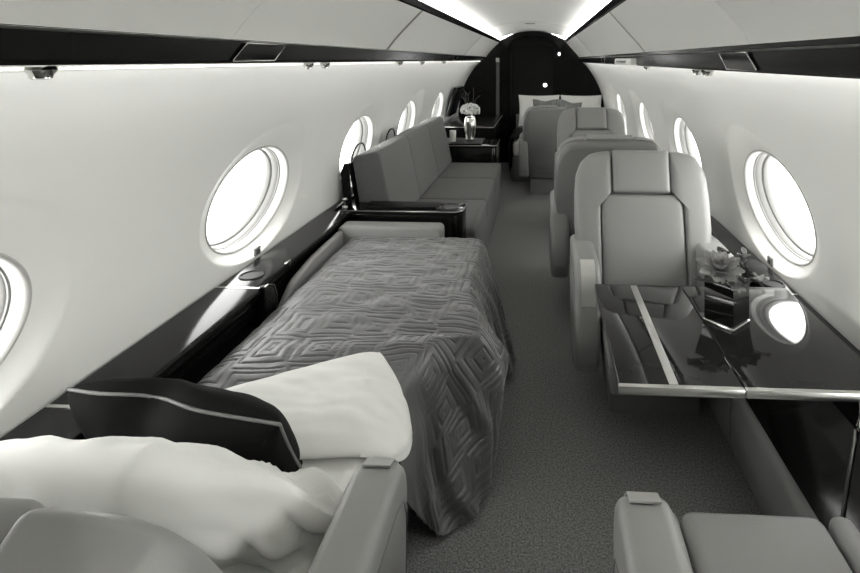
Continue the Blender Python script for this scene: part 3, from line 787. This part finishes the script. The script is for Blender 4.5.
def groove(p, q):
    """stitched geometric pattern: nested rectangles of differing proportion, 0..1"""
    cw, ch = .20, .15
    r = math.floor(q / ch); pp = p + (r % 2) * .09 + .05 * math.sin(r * 2.3); c = math.floor(pp / cw)
    hsh = (int(c) * 73 + int(r) * 151) % 7
    dx = abs((pp / cw - c) - .5 + (.12 if hsh in (1, 4) else 0)) * cw; dy = abs((q / ch - r) - .5 - (.13 if hsh in (2, 5) else 0)) * ch
    d = max(dx, dy + (.022 if hsh % 2 else 0.0))
    s = .030
    f = abs((d / s) % 1 - .5) * 2          # 1 at a stitch line
    return f
bm = bmesh.new(); rows = []
# arc lengths for the pattern
for i in range(NS):
    s = i / (NS - 1)
    l, r, m_, b = Lt[i], Rt[i], Mt[i], Bo[i]
    inn = r + (l - r).normalized() * .055
    end = max(0.0, (s - .80) / .20)
    kk = 1 - .75 * min(1, max(0, (s - .78) / .14))
    cols = [l + Vector((-.008, 0, -.05)), l, l.lerp(inn, .12) + Vector((0, 0, .028 * kk)), l.lerp(inn, .4) + Vector((0, 0, .030 * kk)), l.lerp(inn, .75) + Vector((0, 0, .026 * kk)),
            inn + Vector((0, 0, .022 * kk)), r + Vector((0, 0, .000)), r.lerp(m_, .4) + Vector((0.012, 0, .0)), m_, m_.lerp(b, .55) + Vector((-.004, 0, 0)), b]
    rows.append(crom(cols, NT))
# arclength tables
import itertools
P = [[0.0] * NT for _ in range(NS)]; Q = [[0.0] * NT for _ in range(NS)]
for i in range(NS):
    for j in range(1, NT): Q[i][j] = Q[i][j - 1] + (rows[i][j] - rows[i][j - 1]).length
for j in range(NT):
    for i in range(1, NS): P[i][j] = P[i - 1][j] + (rows[i][j] - rows[i - 1][j]).length
NSIGN = 1 if (rows[60][60] - rows[50][60]).cross(rows[50][70] - rows[50][60]).z > 0 else -1
out = []
for i in range(NS):
    rr = []
    for j in range(NT):
        p = rows[i][j]
        a = rows[min(NS - 1, i + 1)][j] - rows[max(0, i - 1)][j]; b = rows[i][min(NT - 1, j + 1)] - rows[i][max(0, j - 1)]
        nn = a.cross(b)
        if nn.length < 1e-12: nn = Vector((0, 0, 1))
        nn.normalize()
        nn = nn * NSIGN
        g = groove(P[i][min(j, NT - 1)] + .02 * noise.noise(p * 6), Q[i][j] + .02 * noise.noise(p * 5 + Vector((7, 3, 1))))
        fz = 1 - max(0, min(1, (i / NS - .80) / .12)) if j > NT * .42 else 1.0
        hgt = .0048 * fz * (1 - max(0, (g - .55) / .45) ** 1.6)
        big = .006 * noise.noise(p * 7) + .005 * noise.noise(p * 17)
        drape = max(0.0, min(1.0, (.50 - p.z) / .2))
        fold = fz * drape * .010 * math.sin(P[i][j] * 46 + 2.5 * noise.noise(p * 5))
        rr.append(p + nn * (hgt + fold) + Vector((0, 0, 1)) * big * (1 - .6 * drape) * fz)
    out.append(rr)
add_grid(bm, out)
q = obj('quilt', bm, M['quilt']); tag(q, 'grey quilt with stitched rectangles spread over the bed and falling into the aisle', 'quilt')
md = q.modifiers.new('thick', 'SOLIDIFY'); md.thickness = .010; md.offset = -1

# folded-back white sheet lying across the quilt edge
NA, NB = 110, 60
far = crom([(-1.06, 1.46, .545), (-.90, 1.566, .553), (-.75, 1.665, .556), (-.63, 1.745, .556), (-.57, 1.782, .554), (-.535, 1.803, .548)], NA)
near = crom([(-1.06, 1.19, .520), (-.90, 1.25, .520), (-.72, 1.325, .520), (-.55, 1.352, .520), (-.46, 1.365, .518), (-.40, 1.385, .505)], NA)
bm = bmesh.new(); rows = []
for i in range(NA):
    s = i / (NA - 1); row = []
    e_ = max(0.0, (s - .70) / .30)
    for j in range(NB):
        v = j / (NB - 1)
        p = far[i].lerp(near[i], v)
        p += Vector((.100, -.045, -.055 * e_)) * (math.sin(PI * v) ** .8) * e_ ** 1.5
        puffz = .036 * (max(0, 1 - abs(2 * v - 1) ** 3.2)) ** .55 * math.sqrt(max(0.0, 1 - e_ ** 3))
        out_ = Vector((.35 * e_, 0, 1)).normalized()
        p = p + out_ * puffz
        p += out_ * (.010 * noise.noise(Vector((p.x * 5, p.y * 16, 0))) + .005 * noise.noise(Vector((p.x * 14, p.y * 30, 3)))) * min(1, 4 * v * (1 - v) + .1)
        row.append(p)
    rows.append(row)
add_grid(bm, rows)
under = [[Vector((p.x, p.y, min(p.z, (far[i].lerp(near[i], j / (NB - 1))).z) - .006 * min(1, 6 * (j / (NB - 1)) * (1 - j / (NB - 1))) - .05 * max(0, (i / NA - .8)))) for j, p in enumerate(r)] for i, r in enumerate(rows)]
add_grid(bm, under)
bmesh.ops.remove_doubles(bm, verts=bm.verts, dist=1e-4)
o = obj('folded_sheet', bm, M['linen']); tag(o, 'white sheet turned back in a thick band across the near end of the quilt', 'sheet')

# near pillows
def flop_w(p, u, v):
    # right end sags and its open hem folds over
    f = max(0, u - .12) / .86
    p.z -= .33 * f ** 1.25 * (.35 + .65 * (v + 1) / 2)
    q_ = noise.noise(Vector((u * 3.6 + v * 2.2, v * 2.2 - u * 2.4, 2.7)))
    p.y += .042 * min(1, f * 1.5) * (.35 - 1.5 * math.sqrt(q_ * q_ + .004)) * (1 - v * v) ** .3
    p.y += .030 * f * math.sin(6 * v + 3 * u) * .8 + .015 * f * math.sin(11 * v - 5 * u)
    return p
pillow('white_pillow', 'large plump white pillow leaning on the chair back at bottom left', 'pillow', .68, .43, .16, (-.765, 1.06, .645), (math.radians(42), math.radians(1), math.radians(-2)), M['linen'], wr=.013, seed=11, n=80, pinch=.05, flop=flop_w)
pillow('dark_cushion', 'charcoal cushion with grey piping leaning on the white pillow', 'cushion', .53, .27, .17, (-.86, 1.305, .606), (math.radians(34), math.radians(5), math.radians(-3)), M['charcoal'], piping=M['piping'], wr=.006, seed=21, n=60, pinch=.02, dent=(-.25, 1, .3, .025), pw=.40)

# ------------------------------------------------------------------ world, camera, view
W = bpy.data.worlds.new('daylight'); S.world = W; W.use_nodes = True
bg = W.node_tree.nodes['Background']; bg.inputs[0].default_value = (1, 1, .985, 1); bg.inputs[1].default_value = 3.4
W.cycles.sampling_method = 'MANUAL' if hasattr(W, 'cycles') else 'AUTOMATIC'

cam = bpy.data.cameras.new('camera'); co = bpy.data.objects.new('camera', cam); COL.objects.link(co)
co.location = (0, 0, 1.52); co.rotation_euler = (PI / 2, 0, math.atan(30 / 550))
cam.sensor_fit = 'HORIZONTAL'; cam.sensor_width = 36; cam.lens = 550 / 860 * 36
cam.shift_x = -(511 - 430) / 860; cam.shift_y = (60 - 286.5) / 860
cam.clip_start = .02
S.camera = co
S.view_settings.view_transform = 'Standard'; S.view_settings.look = 'None'
S.view_settings.gamma = 1; S.view_settings.use_curve_mapping = False
S.view_settings.exposure = 1.92
S.cycles.use_denoising = True
S.cycles.max_bounces = 10; S.cycles.diffuse_bounces = 5; S.cycles.glossy_bounces = 5
S.cycles.sample_clamp_indirect = 6
